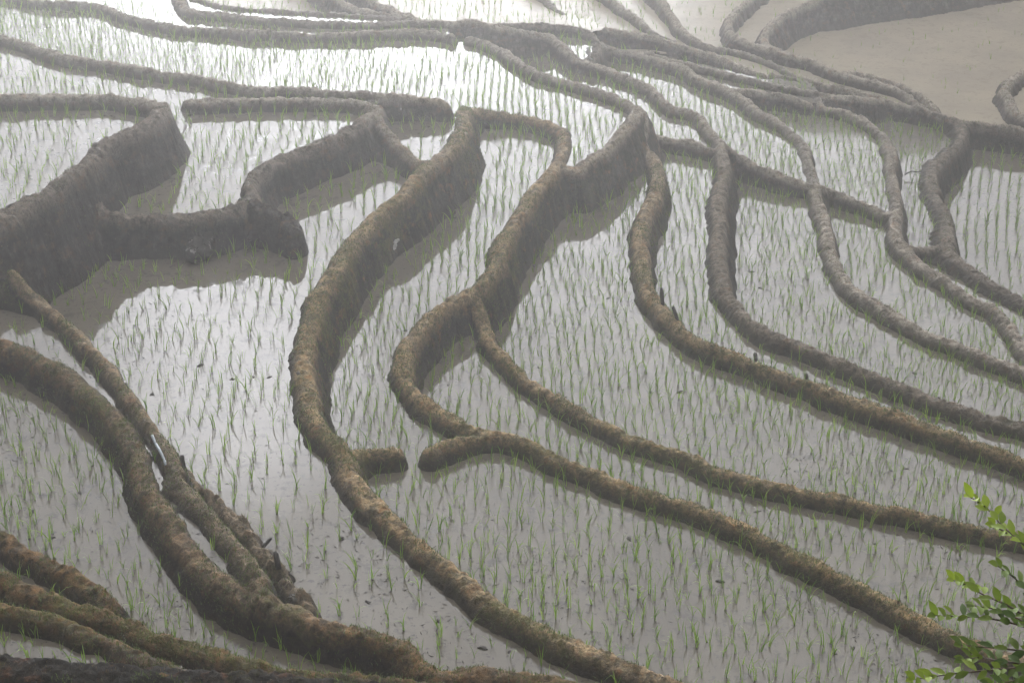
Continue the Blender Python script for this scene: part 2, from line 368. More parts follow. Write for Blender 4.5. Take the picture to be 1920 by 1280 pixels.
for k, d in enumerate(D):
    P = d["P"]
    seg = np.linalg.norm(np.diff(P[:, :2], axis=0), axis=1)
    arc = np.concatenate([[0], np.cumsum(seg)])
    R = 2.0 if d["key"] in ("J", "OO2") else 1.35
    i0 = max(0, int((P[:, 0].min() - R - X0) / GS)); i1 = min(len(GX), int((P[:, 0].max() + R - X0) / GS) + 1)
    j0 = max(0, int((P[:, 1].min() - R - Y0) / GS)); j1 = min(len(GY), int((P[:, 1].max() + R - Y0) / GS) + 1)
    if i1 <= i0 or j1 <= j0: continue
    sh = (i1 - i0, j1 - j0)
    dm = np.full(sh, 1e9, np.float32); zc = np.zeros(sh, np.float32); sd = np.zeros(sh, np.float32); ar = np.zeros(sh, np.float32)
    step = 3
    idx = list(range(0, len(P) - 1, step))
    for a in idx:
        b = min(a + step, len(P) - 1)
        p, q = P[a], P[b]
        ai0 = max(i0, int((min(p[0], q[0]) - R - X0) / GS)); ai1 = min(i1, int((max(p[0], q[0]) + R - X0) / GS) + 1)
        aj0 = max(j0, int((min(p[1], q[1]) - R - Y0) / GS)); aj1 = min(j1, int((max(p[1], q[1]) + R - Y0) / GS) + 1)
        if ai1 <= ai0 or aj1 <= aj0: continue
        vx, vy = q[0] - p[0], q[1] - p[1]
        L2 = vx * vx + vy * vy + 1e-12
        x = wx[ai0:ai1, aj0:aj1] - p[0]; y = wy[ai0:ai1, aj0:aj1] - p[1]
        t = np.clip((x * vx + y * vy) / L2, 0, 1)
        ex, ey = x - t * vx, y - t * vy
        dd = np.sqrt(ex * ex + ey * ey)
        sl = (slice(ai0 - i0, ai1 - i0), slice(aj0 - j0, aj1 - j0))
        m = dd < dm[sl]
        dm[sl] = np.where(m, dd, dm[sl])
        zc[sl] = np.where(m, p[2] + t * (q[2] - p[2]), zc[sl])
        sd[sl] = np.where(m, np.sign(vx * y - vy * x), sd[sl])      # + = left
        ar[sl] = np.where(m, arc[a] + t * (arc[b] - arc[a]), ar[sl])
    W = (slice(i0, i1), slice(j0, j1))
    slope = np.where(sd > 0, d["sl"], d["sr"])
    if d["key"] == "J":      # the big bank slumps ever more gently toward its near end
        ia = [int(np.linalg.norm(P[:, :2] - at_z(x, y, 1.05)[:2], axis=1).argmin()) for x, y in ((172,290),(110,340),(40,384),(-20,418))]
        slope = np.where(sd > 0, d["sl"], np.interp(ar, arc[ia], [2.3, 1.25, .72, .6]))
    w = d["w"] * (1 + .14 * vnoise(ar * 1.0, ar * 0 + 3.1 * k, .5, 20 + k))
    o = dm - w
    # rounded shoulder then a straight flank
    r0 = .03
    run = np.where(o < -r0, 0, np.where(o < r0, (o + r0) ** 2 / (4 * r0), o))
    crown = -.018 * np.clip(dm / w, 0, 1) ** 2
    h = zc + crown - slope * run
    h = np.where(dm > 1e8, -99, h)
    # rumpled crest: hand-set clods across the dike
    rid = np.abs(((ar / .085 + .9 * N2[W] + .5 * N1[W]) % 1.0) - .5) * 2
    onTop = np.clip(1 - np.maximum(0, o) / .10, 0, 1)
    flank = 1 - onTop
    amp = d["rough"]
    strk = vnoise(ar + .03 * N2[W], dm * .22, .045, 60 + k)
    rel = amp * (.013 * N1[W] + .015 * N2[W] + .015 * N3[W] + .010 * N4[W]) + onTop * .010 * (rid - .5) * amp + flank * (.02 * strk + .055 * vnoise(XX[W] + .4 * BIGW[W], YY[W], .34, 77)) * amp
    h = (h + rel).astype(np.float32)
    ACC[W] += np.exp(np.clip((h.astype(np.float64) + 3.0) / TAU, -60, 300))
    m = h > BEST[W]
    BEST[W] = np.where(m, h, BEST[W]); OWN[W] = np.where(m, k, OWN[W])
    SS_[W] = np.where(m, ar + 37.0 * k, SS_[W]); DD_[W] = np.where(m, dm / d["w"] + (1.6 if d["key"] in ("OO2", "K2", "S") else 0), DD_[W])
HT = np.where(OWN >= 0, np.minimum(TAU * np.log(np.maximum(ACC, 1e-280)) - 3.0, BEST + .05), -99)
HT = np.maximum(HT, BEST)
del ACC, wx, wy
ABOVE = HT - ZW

# ------------------------------------------------------------------ material helpers
def mat(name):
    m = bpy.data.materials.new(name); m.use_nodes = True
    nt = m.node_tree; b = nt.nodes["Principled BSDF"]
    return m, nt, b
def nn(nt, t, **kw):
    n = nt.nodes.new(t)
    for k, v in kw.items():
        if k.startswith("i_"):
            n.inputs[k[2:].replace("_", " ")].default_value = v
        else:
            setattr(n, k, v)
    return n
def ramp(nt, stops, interp="LINEAR"):
    r = nt.nodes.new("ShaderNodeValToRGB"); r.color_ramp.interpolation = interp
    e = r.color_ramp.elements
    while len(e) < len(stops): e.new(.5)
    for q, (p, c) in zip(e, stops):
        q.position = p; q.color = (c[0], c[1], c[2], 1) if not np.isscalar(c) else (c, c, c, 1)
    return r
def mix(nt, f, a, b, mode="MIX"):
    n = nt.nodes.new("ShaderNodeMix"); n.data_type = "RGBA"; n.blend_type = mode
    for s, v in ((n.inputs[0], f), (n.inputs[6], a), (n.inputs[7], b)):
        if hasattr(v, "is_output"): nt.links.new(v, s)
        elif np.isscalar(v): s.default_value = v
        else: s.default_value = (*v, 1)
    return n.outputs[2]
def math_(nt, op, a, b=0.0):
    n = nt.nodes.new("ShaderNodeMath"); n.operation = op
    for s, v in ((n.inputs[0], a), (n.inputs[1], b)):
        if hasattr(v, "is_output"): nt.links.new(v, s)
        else: s.default_value = v
    return n.outputs[0]

def earth():
    m, nt, b = mat("dike earth")
    L = nt.links.new
    pos = nn(nt, "ShaderNodeNewGeometry").outputs["Position"]
    A = {k: nn(nt, "ShaderNodeAttribute", attribute_name=k).outputs["Fac"] for k in ("along", "above", "off", "dark", "moss", "red")}
    def noise(scale, det=4, rough=.6, vec=pos):
        n = nn(nt, "ShaderNodeTexNoise", i_Scale=scale, i_Detail=det, i_Roughness=rough)
        L(vec, n.inputs["Vector"]); return n.outputs["Fac"]
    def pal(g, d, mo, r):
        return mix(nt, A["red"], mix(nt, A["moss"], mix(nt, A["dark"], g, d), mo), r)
    n_big, n_mid, n_fine = noise(1.3, 3), noise(9, 6, .68), noise(38, 5, .75)
    comb = nn(nt, "ShaderNodeCombineXYZ")
    L(math_(nt, "MULTIPLY", A["along"], 42.0), comb.inputs[0]); L(math_(nt, "MULTIPLY", A["off"], .9), comb.inputs[1])
    fib = noise(1.0, 5, .65, comb.outputs[0])
    side = pal((.085,.079,.071), (.036,.033,.031), (.026,.0235,.019), (.010,.008,.006))  # grey (first) is dry pale clay, with far mist painted in as extra paleness
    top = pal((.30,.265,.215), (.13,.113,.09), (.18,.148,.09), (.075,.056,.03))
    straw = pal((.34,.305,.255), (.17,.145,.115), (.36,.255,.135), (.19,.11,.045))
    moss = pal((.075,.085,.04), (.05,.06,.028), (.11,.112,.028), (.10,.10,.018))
    # flank: clods and fibres
    rm = ramp(nt, [(.36, .25), (.5, .9), (.66, 1.9)]); L(mix(nt, .25, n_mid, n_fine), rm.inputs[0])
    rf = ramp(nt, [(.28, .62), (.52, 1.0), (.75, 1.4)]); L(fib, rf.inputs[0])
    sidec = mix(nt, 1.0, mix(nt, 1.0, side, rm.outputs[0], "MULTIPLY"), rf.outputs[0], "MULTIPLY")
    # slumped and drier patches on the big faces
    pb = ramp(nt, [(.42, .62), (.54, 1.0), (.66, 1.75)]); L(mix(nt, .4, noise(2.6, 6, .7), noise(22, 4, .7)), pb.inputs[0])
    sidec = mix(nt, 1.0, sidec, pb.outputs[0], "MULTIPLY")
    bw = ramp(nt, [(.56, 0.0), (.7, .55)]); L(noise(1.7, 5, .65), bw.inputs[0])
    sidec = mix(nt, bw.outputs[0], sidec, mix(nt, 1.0, sidec, (1.5, 1.02, .7), "MULTIPLY"))
    # crest: matted straw over bare clods
    ts = ramp(nt, [(.42, 0.0), (.60, 1.0)]); L(mix(nt, .35, n_mid, n_fine), ts.inputs[0])
    tr = ramp(nt, [(.38, .4), (.56, 1.15)]); L(mix(nt, .5, n_mid, n_fine), tr.inputs[0])
    topc = mix(nt, 1.0, mix(nt, ts.outputs[0], top, straw), tr.outputs[0], "MULTIPLY")
    cb2 = nn(nt, "ShaderNodeCombineXYZ")
    L(math_(nt, "ADD", math_(nt, "MULTIPLY", A["along"], 11.0), math_(nt, "MULTIPLY", n_mid, 1.2)), cb2.inputs[0]); L(math_(nt, "MULTIPLY", A["off"], .7), cb2.inputs[1])
    ck = ramp(nt, [(.34, .5), (.44, 1.0), (.62, 1.15)]); L(noise(1.0, 3, .6, cb2.outputs[0]), ck.inputs[0])
    topc = mix(nt, 1.0, topc, ck.outputs[0], "MULTIPLY")
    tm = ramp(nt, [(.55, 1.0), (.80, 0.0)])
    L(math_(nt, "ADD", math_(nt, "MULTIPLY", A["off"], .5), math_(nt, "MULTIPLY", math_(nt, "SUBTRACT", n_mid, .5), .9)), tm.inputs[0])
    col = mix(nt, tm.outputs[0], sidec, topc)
    # moss patches, more of them on the brown dikes
    mm = ramp(nt, [(.555, 0.0), (.66, .8)])
    ma = math_(nt, "ADD", math_(nt, "MULTIPLY", n_big, .5), math_(nt, "MULTIPLY", noise(14, 5, .72), .5))
    L(math_(nt, "ADD", ma, math_(nt, "MULTIPLY", math_(nt, "ADD", A["moss"], A["red"]), .06)), mm.inputs[0])
    mr = ramp(nt, [(.35, .45), (.65, 1.2)]); L(n_fine, mr.inputs[0])
    col = mix(nt, mm.outputs[0], col, mix(nt, 1.0, moss, mr.outputs[0], "MULTIPLY"))
    # rusty stains
    rs = ramp(nt, [(.55, 0.0), (.68, .5)]); L(noise(6.5, 5, .72), rs.inputs[0])
    col = mix(nt, rs.outputs[0], col, mix(nt, 1.0, straw, (.85,.5,.28), "MULTIPLY"))
    # wet mud at the water line
    wm = ramp(nt, [(.0, 1.0), (.08, .6), (.15, 0.0)])
    L(math_(nt, "ADD", A["above"], math_(nt, "MULTIPLY", math_(nt, "SUBTRACT", n_mid, .5), .12)), wm.inputs[0])
    col = mix(nt, math_(nt, "MULTIPLY", wm.outputs[0], .8), col, pal((.05,.043,.036), (.035,.03,.025), (.036,.029,.021), (.022,.016,.011)))
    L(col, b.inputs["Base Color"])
    rr = ramp(nt, [(0, .95), (1, .6)]); L(wm.outputs[0], rr.inputs[0]); L(rr.outputs[0], b.inputs["Roughness"])
    b.inputs["Specular IOR Level"].default_value = .2
    bp = nn(nt, "ShaderNodeBump", i_Strength=1.0, i_Distance=.03)
    hh = math_(nt, "ADD", math_(nt, "MULTIPLY", n_fine, .7), math_(nt, "ADD", n_mid, math_(nt, "MULTIPLY", fib, .6)))
    L(hh, bp.inputs["Height"]); L(bp.outputs[0], b.inputs["Normal"])
    return m
EARTH = earth()

def new_mesh(name, verts, faces, smooth=True):
    me = bpy.data.meshes.new(name)
    verts = np.asarray(verts, np.float32); faces = np.asarray(faces, np.int32)
    k = faces.shape[1]
    me.vertices.add(len(verts)); me.vertices.foreach_set("co", verts.ravel())
    me.loops.add(faces.size); me.loops.foreach_set("vertex_index", faces.ravel())
    me.polygons.add(len(faces)); me.polygons.foreach_set("loop_start", np.arange(0, faces.size, k, dtype=np.int32))
    try: me.polygons.foreach_set("loop_total", np.full(len(faces), k, np.int32))
    except Exception: pass
    me.polygons.foreach_set("use_smooth", np.full(len(faces), smooth))
    me.update(calc_edges=True); me.validate()
    return me
def link(name, me, m=None, parent=None, label=None, cat=None, group=None, kind=None):
    o = bpy.data.objects.new(name, me); COL.objects.link(o)
    if m is not None and me is not None: me.materials.append(m)
    if parent: o.parent = parent
    if label: o["label"] = label
    if cat: o["category"] = cat
    if group: o["group"] = group
    if kind: o["kind"] = kind
    return o

# ------------------------------------------------------------------ bank meshes: the field is cut where one bank meets the next
keep = ABOVE > -.05
K4 = keep[:-1, :-1] | keep[1:, :-1] | keep[1:, 1:] | keep[:-1, 1:]
ok4 = (OWN[:-1, :-1] >= 0) & (OWN[1:, :-1] >= 0) & (OWN[1:, 1:] >= 0) & (OWN[:-1, 1:] >= 0)
K4 &= ok4
OC = np.where(K4, OWN[:-1, :-1], -1)
HS = np.maximum(HT, ZW - .25)
# soil kinds melt into one another where banks meet
C5 = OWN[::5, ::5]
SOILF = {}
wsum = (C5 >= 0).astype(np.float32)
def blur(a, n=3, r=3):
    for _ in range(n):
        for ax in (0, 1):
            a = sum(np.roll(a, q, ax) for q in range(-r, r + 1)) / (2 * r + 1)
    return a
wb = blur(wsum) + 1e-4
for kd in ("dark", "moss", "red"):
    f = np.zeros(C5.shape, np.float32)
    for k, d in enumerate(D):
        if d["soil"] == kd: f[C5 == k] = 1
    SOILF[kd] = blur(f) / wb
nyg = len(GY)
for k, d in enumerate(D):
    ij = np.argwhere(OC == k)
    if len(ij) < 20: print("tiny dike", d["key"], len(ij)); continue
    a = ij[:, 0] * nyg + ij[:, 1]
    quads = np.stack([a, a + nyg, a + nyg + 1, a + 1], 1)
    u, inv = np.unique(quads, return_inverse=True)
    ui, uj = u // nyg, u % nyg
    V = np.stack([GX[ui], GY[uj], HS[ui, uj]], 1)
    me = new_mesh(d["name"], V, inv.reshape(-1, 4))
    for nm, arr in (("along", SS_), ("off", DD_), ("above", ABOVE)):
        at = me.attributes.new(nm, "FLOAT", "POINT"); at.data.foreach_set("value", arr[ui, uj].astype(np.float32))
    for kd in SOILF:
        at = me.attributes.new(kd, "FLOAT", "POINT"); at.data.foreach_set("value", np.clip(SOILF[kd][ui // 5, uj // 5], 0, 1).astype(np.float32))
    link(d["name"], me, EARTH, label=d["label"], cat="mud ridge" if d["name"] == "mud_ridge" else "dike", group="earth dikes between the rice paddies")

# ------------------------------------------------------------------ water
def water(name, mud, dark, spec_rough=.03, amt=.5, spec=.5):
    m, nt, b = mat(name); L = nt.links.new
    pos = nn(nt, "ShaderNodeNewGeometry").outputs["Position"]
    def noise(scale, det, rough=.6):
        n = nn(nt, "ShaderNodeTexNoise", i_Scale=scale, i_Detail=det, i_Roughness=rough); L(pos, n.inputs["Vector"]); return n.outputs["Fac"]
    a = ramp(nt, [(.36, 0.0), (.62, 1.0)]); L(noise(1.1, 6, .62), a.inputs[0])
    c = mix(nt, a.outputs[0], (mud[0]*.8, mud[1]*.8, mud[2]*.82), mud)
    s = ramp(nt, [(.54, 0.0), (.64, amt * 1.3)]); L(noise(5.0, 6, .7), s.inputs[0])
    c = mix(nt, s.outputs[0], c, dark)
    s2 = ramp(nt, [(.60, 0.0), (.66, amt * 1.7)]); L(noise(17.0, 3, .6), s2.inputs[0])
    c = mix(nt, s2.outputs[0], c, dark)
    L(c, b.inputs["Base Color"])
    emer = math_(nt, "MAXIMUM", s.outputs[0], s2.outputs[0])
    big = ramp(nt, [(.40, .15), (.60, 1.0)]); L(noise(.45, 3), big.inputs[0])
    L(math_(nt, "ADD", math_(nt, "MULTIPLY", math_(nt, "MULTIPLY", emer, big.outputs[0]), .38), spec_rough), b.inputs["Roughness"])
    b.inputs["IOR"].default_value = 1.34
    b.inputs["Specular IOR Level"].default_value = spec
    bp = nn(nt, "ShaderNodeBump", i_Strength=.06, i_Distance=.01)
    L(noise(3.5, 3, .5), bp.inputs["Height"]); L(bp.outputs[0], b.inputs["Normal"])
    return m
W_CLEAR = water("paddy water", (.122,.110,.086), (.03,.028,.025))
W_MUD = water("muddy water", (.26,.228,.168), (.185,.16,.118), .3, .5, .05)
for k, (key, z, seeds, den, ps, kind) in enumerate(PADDY):
    m = LABG[::2, ::2] == k + 1
    if not m.any(): continue
    q = []
    cs = GS * 2
    for i in np.where(m.any(1))[0]:
        e = np.diff(np.concatenate([[0], m[i].astype(np.int8), [0]]))
        for s_, t_ in zip(np.where(e == 1)[0], np.where(e == -1)[0]):
            q.append((X0 + i * cs, X0 + (i + 1) * cs, Y0 + s_ * cs, Y0 + t_ * cs))
    q = np.array(q)
    V = np.stack([np.stack([q[:, 0], q[:, 2], q[:, 0] * 0 + z], 1), np.stack([q[:, 1], q[:, 2], q[:, 0] * 0 + z], 1),
                  np.stack([q[:, 1], q[:, 3], q[:, 0] * 0 + z], 1), np.stack([q[:, 0], q[:, 3], q[:, 0] * 0 + z], 1)], 1).reshape(-1, 3)
    me = new_mesh("paddy_water", V, np.arange(len(V)).reshape(-1, 4), False)
    link("paddy_water", me, W_MUD if kind == "muddy" else W_CLEAR, kind="structure")

# ------------------------------------------------------------------ ground below and hill under the viewpoint
gm, nt, b = mat("soil"); b.inputs["Base Color"].default_value = (.1,.085,.065,1); b.inputs["Roughness"].default_value = .95
tx = nn(nt, "ShaderNodeTexNoise", i_Scale=2.0, i_Detail=6.0); r = ramp(nt, [(.3,(.05,.045,.03)),(.7,(.12,.1,.07))])
nt.links.new(nn(nt, "ShaderNodeNewGeometry").outputs["Position"], tx.inputs["Vector"]); nt.links.new(tx.outputs["Fac"], r.inputs[0]); nt.links.new(r.outputs[0], b.inputs["Base Color"])
me = new_mesh("ground", [(-38,-14,-4),(38,-14,-4),(38,72,-4),(-38,72,-4)], [(0,1,2,3)], False)
link("ground", me, gm, kind="structure")
hx = np.linspace(-14, 14, 60); hy = np.linspace(-6, 10.2, 60)
HX, HY = np.meshgrid(hx, hy, indexing="ij")
HZ = np.where(HY < -.5, 7.5, 7.5 - (HY + .5) * .68) + .15 * vnoise(HX, HY, 1.2, 77) - .1
HZ = np.where(HY > 9.6, np.minimum(HZ, .3), HZ)
idx = np.arange(3600).reshape(60, 60)
fq = np.stack([idx[:-1,:-1], idx[1:,:-1], idx[1:,1:], idx[:-1,1:]], -1).reshape(-1, 4)
bx_ = np.linspace(2, 36, 50); by_ = np.linspace(35, 70, 50)
BX, BY = np.meshgrid(bx_, by_, indexing="ij")
BZ = -3.2 + np.clip((BY - 38.2 - .25 * np.maximum(0, 9 - BX)) * .75, 0, None) * np.clip((BX - 5.0) / 4, 0, 1) + .35 * vnoise(BX, BY, 2.2, 71) + .15 * vnoise(BX, BY, .8, 72)
BZ = np.minimum(BZ, 9.0)
ib = np.arange(2500).reshape(50, 50)
link("hill", new_mesh("hill", np.stack([BX, BY, BZ], -1).reshape(-1, 3), np.stack([ib[:-1,:-1], ib[1:,:-1], ib[1:,1:], ib[:-1,1:]], -1).reshape(-1, 4)), gm, kind="structure")
link("hill", new_mesh("hill", np.stack([HX, HY, HZ], -1).reshape(-1, 3), fq), gm, kind="structure")

# ------------------------------------------------------------------ rice seedlings
def leafmat(name, c1, c2, trans=.35, rough=.5):
    m, nt, b = mat(name); L = nt.links.new
    info = nn(nt, "ShaderNodeAttribute", attribute_name="tint")
    r = ramp(nt, [(0, c1), (1, c2)]); L(info.outputs["Fac"], r.inputs[0])
    L(r.outputs[0], b.inputs["Base Color"]); b.inputs["Roughness"].default_value = rough
    b.inputs["Specular IOR Level"].default_value = .3
    tr = nn(nt, "ShaderNodeBsdfTranslucent"); L(r.outputs[0], tr.inputs["Color"])
    ms = nn(nt, "ShaderNodeMixShader"); ms.inputs[0].default_value = trans
    L(b.outputs[0], ms.inputs[1]); L(tr.outputs[0], ms.inputs[2])
    L(ms.outputs[0], nt.nodes["Material Output"].inputs[0])
    return m
RICE = leafmat("rice leaf", (.12,.25,.022), (.31,.47,.055), .38)
def clump(seed):
    r = np.random.default_rng(seed)
    V = []; Q = []; T = []
    for _ in range(r.integers(3, 6)):
        az = r.uniform(0, 2 * math.pi); L = r.uniform(.13, .27); lean = r.uniform(.03, .32); bend = r.uniform(.0, 1.0) ** 1.6 * 1.5
        w = r.uniform(.0034, .0058); base = np.array([r.normal(0, .008), r.normal(0, .008), -.03]); tint = r.uniform(0, 1)
        n = 5; dirh = np.array([math.cos(az), math.sin(az), 0]); side = np.array([-math.sin(az), math.cos(az), 0])
        tw = r.uniform(-.9, .9); side = side * math.cos(tw) + dirh * math.sin(tw)
        p = base.copy(); ang = lean; st = len(V)
        for i in range(n + 1):
            ww = w * (.75, 1, 1, .85, .55, .08)[i]
            V += [p - side * ww, p + side * ww]; T += [tint, tint]
            if i < n: Q.append((st + 2*i, st + 2*i + 1, st + 2*i + 3, st + 2*i + 2))
            p = p + (dirh * math.sin(ang) + np.array([0, 0, 1]) * math.cos(ang)) * ((L + .03) / n)
            ang += bend * (i + 1) / 10
    return np.array(V), np.array(Q), np.array(T)
VAR = [clump(100 + i) for i in range(14)]
VAR_ME = []
for V, Q, T in VAR:
    me = new_mesh("rice_seedling", V, Q); me.materials.append(RICE)
    me.attributes.new("tint", "FLOAT", "POINT").data.foreach_set("value", T.astype(np.float32)); VAR_ME.append(me)
plants = []
for k, (key, z, seeds, den, ps, kind) in enumerate(PADDY):
    if den <= 0: continue
    ang = {"P5": .12, "P2": .1, "P3": .08, "P22": -.2, "POND": -.2}.get(key, 0) + rng.uniform(-.08, .08) - .03
    m = lab == k + 1
    ii, jj = np.where(m)
    if len(ii) == 0: continue
    cx, cy = X0 + ii.mean() * CS, Y0 + jj.mean() * CS
    sx, sy = {"P5": (.155, .15), "P3": (.15, .15), "P2": (.14, .14), "P4": (.14, .14), "P6": (.14, .145), "P1": (.112, .115), "P22": (.15, .125)}.get(key, (.108, .128))
    n = 160
    U, Vv = np.meshgrid(np.arange(-n, n) * sx, np.arange(-n * 2, n * 2) * sy, indexing="ij")
    U = U.ravel() + rng.normal(0, .013, U.size) + .05 * np.sin(Vv.ravel() * .8 + k); Vv = Vv.ravel() + rng.normal(0, .03, Vv.size)
    x = cx + U * math.cos(ang) - Vv * math.sin(ang); y = cy + U * math.sin(ang) + Vv * math.cos(ang)
    i = ((x - X0) / GS).astype(int); j = ((y - Y0) / GS).astype(int)
    ok = (i > 0) & (i < len(GX) - 1) & (j > 0) & (j < len(GY) - 1)
    x, y, i, j = x[ok], y[ok], i[ok], j[ok]
    ok = (LABG[i, j] == k + 1) & ((HT[i, j] < z - .01))
    x, y = x[ok], y[ok]
    px, py, dep = project(np.stack([x, y, np.full(len(x), z)], 1))
    patch = vnoise(x, y, .9, 300 + k)
    ok = (px > -420) & (px < 2340) & (py > -60) & (py < 1420) & (rng.random(len(x)) < den * (.86 + .3 * patch))
    for a, b_, d_ in zip(x[ok], y[ok], dep[ok]):
        plants.append((d_, a, b_, z, ps * rng.uniform(.52, .98)))
plants.sort()
print("seedlings", len(plants))
vis = lambda p: (lambda q: 0 <= q[0] <= 1920 and 0 <= q[1] <= 1275)(project(np.array([p[1], p[2], p[3] + .05])))
near = [p for p in plants if vis(p)][:300]
ns = set(id(p) for p in near)
for p in near:
    o = bpy.data.objects.new("rice_seedling", VAR_ME[rng.integers(len(VAR_ME))]); COL.objects.link(o)
    o.location = (p[1], p[2], p[3]); o.rotation_euler = (0, 0, rng.uniform(0, 6.28)); o.scale = (p[4],) * 3
    o["label"] = "one of the thin green rice seedlings standing nearest the camera in shallow water"
    o["category"] = "rice seedling"; o["group"] = "rice seedlings planted in the nearest water"
AV = []; AQ = []; AT = []; off = 0
for p in plants:
    if id(p) in ns: continue
    V, Q, T = VAR[rng.integers(len(VAR))]
    a = rng.uniform(0, 6.28); c, s = math.cos(a) * p[4], math.sin(a) * p[4]
    v = np.stack([V[:, 0] * c - V[:, 1] * s + p[1], V[:, 0] * s + V[:, 1] * c + p[2], V[:, 2] * p[4] + p[3]], 1)
    AV.append(v); AQ.append(Q + off); AT.append(np.clip(T + rng.normal(0, .15), 0, 1)); off += len(V)
me = new_mesh("rice_seedlings", np.vstack(AV), np.vstack(AQ))
me.attributes.new("tint", "FLOAT", "POINT").data.foreach_set("value", np.concatenate(AT).astype(np.float32))
link("rice_seedlings", me, RICE, label="thin green rice seedlings in rows across all the farther paddies", cat="rice seedlings", kind="stuff")

# ------------------------------------------------------------------ short weeds and dead straw on the banks
def tufts(name, count, mask, hmin, hmax, m, label, wd=.003):
    c = np.argwhere(mask)
    px, py, dep = project(np.stack([GX[c[:, 0]], GY[c[:, 1]], HS[c[:, 0], c[:, 1]]], 1))
    c = c[(px > -60) & (px < 1980) & (py > -30) & (py < 1330)]
    c = c[rng.integers(0, len(c), count)]
    x = GX[c[:, 0]] + rng.uniform(-.01, .01, count); y = GY[c[:, 1]] + rng.uniform(-.01, .01, count); z = HS[c[:, 0], c[:, 1]] - .006
    h = rng.uniform(hmin, hmax, count); a = rng.uniform(0, 6.28, count); ln = rng.uniform(.1, 1.1, count)
    dx, dy = np.cos(a), np.sin(a); a2 = rng.uniform(0, 6.28, count); wx_, wy_ = np.cos(a2) * wd, np.sin(a2) * wd
    b0 = np.stack([x - wx_, y - wy_, z], 1); b1 = np.stack([x + wx_, y + wy_, z], 1)
    m0 = np.stack([x + dx * h * .3 * ln, y + dy * h * .3 * ln, z + h * .6], 1); e = np.stack([wx_, wy_, 0 * wx_], 1) * .7
    tip = np.stack([x + dx * h * ln, y + dy * h * ln, z + h * (1.0 - .35 * ln)], 1)
    V = np.stack([b0, b1, m0 + e, m0 - e, tip], 1).reshape(-1, 3)
    base = np.arange(count)[:, None] * 5
    T = np.concatenate([base + np.array([[0, 1, 2]]), base + np.array([[0, 2, 3]]), base + np.array([[3, 2, 4]])])
    me = new_mesh(name, V, T, False)
    me.attributes.new("tint", "FLOAT", "POINT").data.foreach_set("value", np.repeat(rng.random(count), 5).astype(np.float32))
    link(name, me, m, label=label, cat="weeds", kind="stuff")
soil_of = np.array([{"grey": 0, "dark": 1, "moss": 2, "red": 3}[d["soil"]] for d in D] + [0])
SOIL = soil_of[OWN]
bank = (ABOVE > .015) & (OWN >= 0)
pat = vnoise(XX, YY, .7, 401) + .6 * vnoise(XX, YY, .2, 402)
GREEN = leafmat("weed leaf", (.055,.085,.018), (.13,.19,.04), .3, .6)
STRAW = leafmat("dead straw", (.09,.065,.04), (.26,.19,.10), .2, .8)
tufts("weeds", 42000, bank & (SOIL >= 2) & (pat > -.05), .015, .05, GREEN, "short green weeds and moss tufts on the brown dikes")
tufts("grass_tufts", 9000, bank & (SOIL < 2) & (pat > .35), .012, .05, GREEN, "sparse low grass on the grey banks")
tufts("dead_straw", 26000, bank & (ABOVE > .05), .012, .038, STRAW, "dead straw and root fibres matted on the dikes", .0022)

# ------------------------------------------------------------------ small things
def ground_at(px, py):
    d = ray(px, py)
    for t in np.arange(11, 45, .02):
        p = CAM + d * t
        i, j = int((p[0] - X0) / GS), int((p[1] - Y0) / GS)
        if 0 <= i < len(GX) and 0 <= j < len(GY) and p[2] <= max(HT[i, j], ZW[i, j]):
            return p
    return at_z(px, py, -.5)
def tube(path, radii, n=8, cap=True):
    path = np.asarray(path, float); V = []; Q = []
    for i, p in enumerate(path):
        t = path[min(i + 1, len(path) - 1)] - path[max(i - 1, 0)]; t /= np.linalg.norm(t)
        a = np.cross(t, [0.3, .2, 1.0] if abs(t[2]) < .9 else [1, 0, 0]); a /= np.linalg.norm(a); b_ = np.cross(t, a)
        for k in range(n):
            an = 2 * math.pi * k / n
            V.append(p + (a * math.cos(an) + b_ * math.sin(an)) * radii[i])
    for i in range(len(path) - 1):
        for k in range(n):
            Q.append((i*n + k, i*n + (k+1) % n, (i+1)*n + (k+1) % n, (i+1)*n + k))
    if cap:
        for e, s in ((0, 1), (len(path) - 1, -1)):
            V.append(path[e]); c = len(V) - 1
            for k in range(n):
                q = (e*n + (k+1) % n, e*n + k); q = q if s == 1 else q[::-1]
                Q.append((q[0], q[1], c, c))
    return V, Q
def mesh_any(name, V, Q):
    me = bpy.data.meshes.new(name)
    me.from_pydata([tuple(v) for v in V], [], [tuple(dict.fromkeys(q)) for q in Q]); me.update()
    for p in me.polygons: p.use_smooth = True
    return me
def simple(name, c1, c2, scale=20, rough=.8, bump=.4):
    m, nt, b = mat(name); tc = nn(nt, "ShaderNodeTexCoord")
    n = nn(nt, "ShaderNodeTexNoise", i_Scale=scale, i_Detail=5.0, i_Roughness=.65); nt.links.new(tc.outputs["Object"], n.inputs["Vector"])
    r = ramp(nt, [(.35, c1), (.65, c2)]); nt.links.new(n.outputs["Fac"], r.inputs[0]); nt.links.new(r.outputs[0], b.inputs["Base Color"])
    b.inputs["Roughness"].default_value = rough
    bp = nn(nt, "ShaderNodeBump", i_Strength=bump, i_Distance=.02); nt.links.new(n.outputs["Fac"], bp.inputs["Height"]); nt.links.new(bp.outputs[0], b.inputs["Normal"])
    return m
WOOD = simple("old wet wood", (.012,.01,.009), (.04,.034,.03), 30)
ROCKM = simple("lichened rock", (.012,.011,.010), (.045,.041,.037), 9, .9, 1.0)
_nt = ROCKM.node_tree; _b = _nt.nodes["Principled BSDF"]; _src = _b.inputs["Base Color"].links[0].from_socket
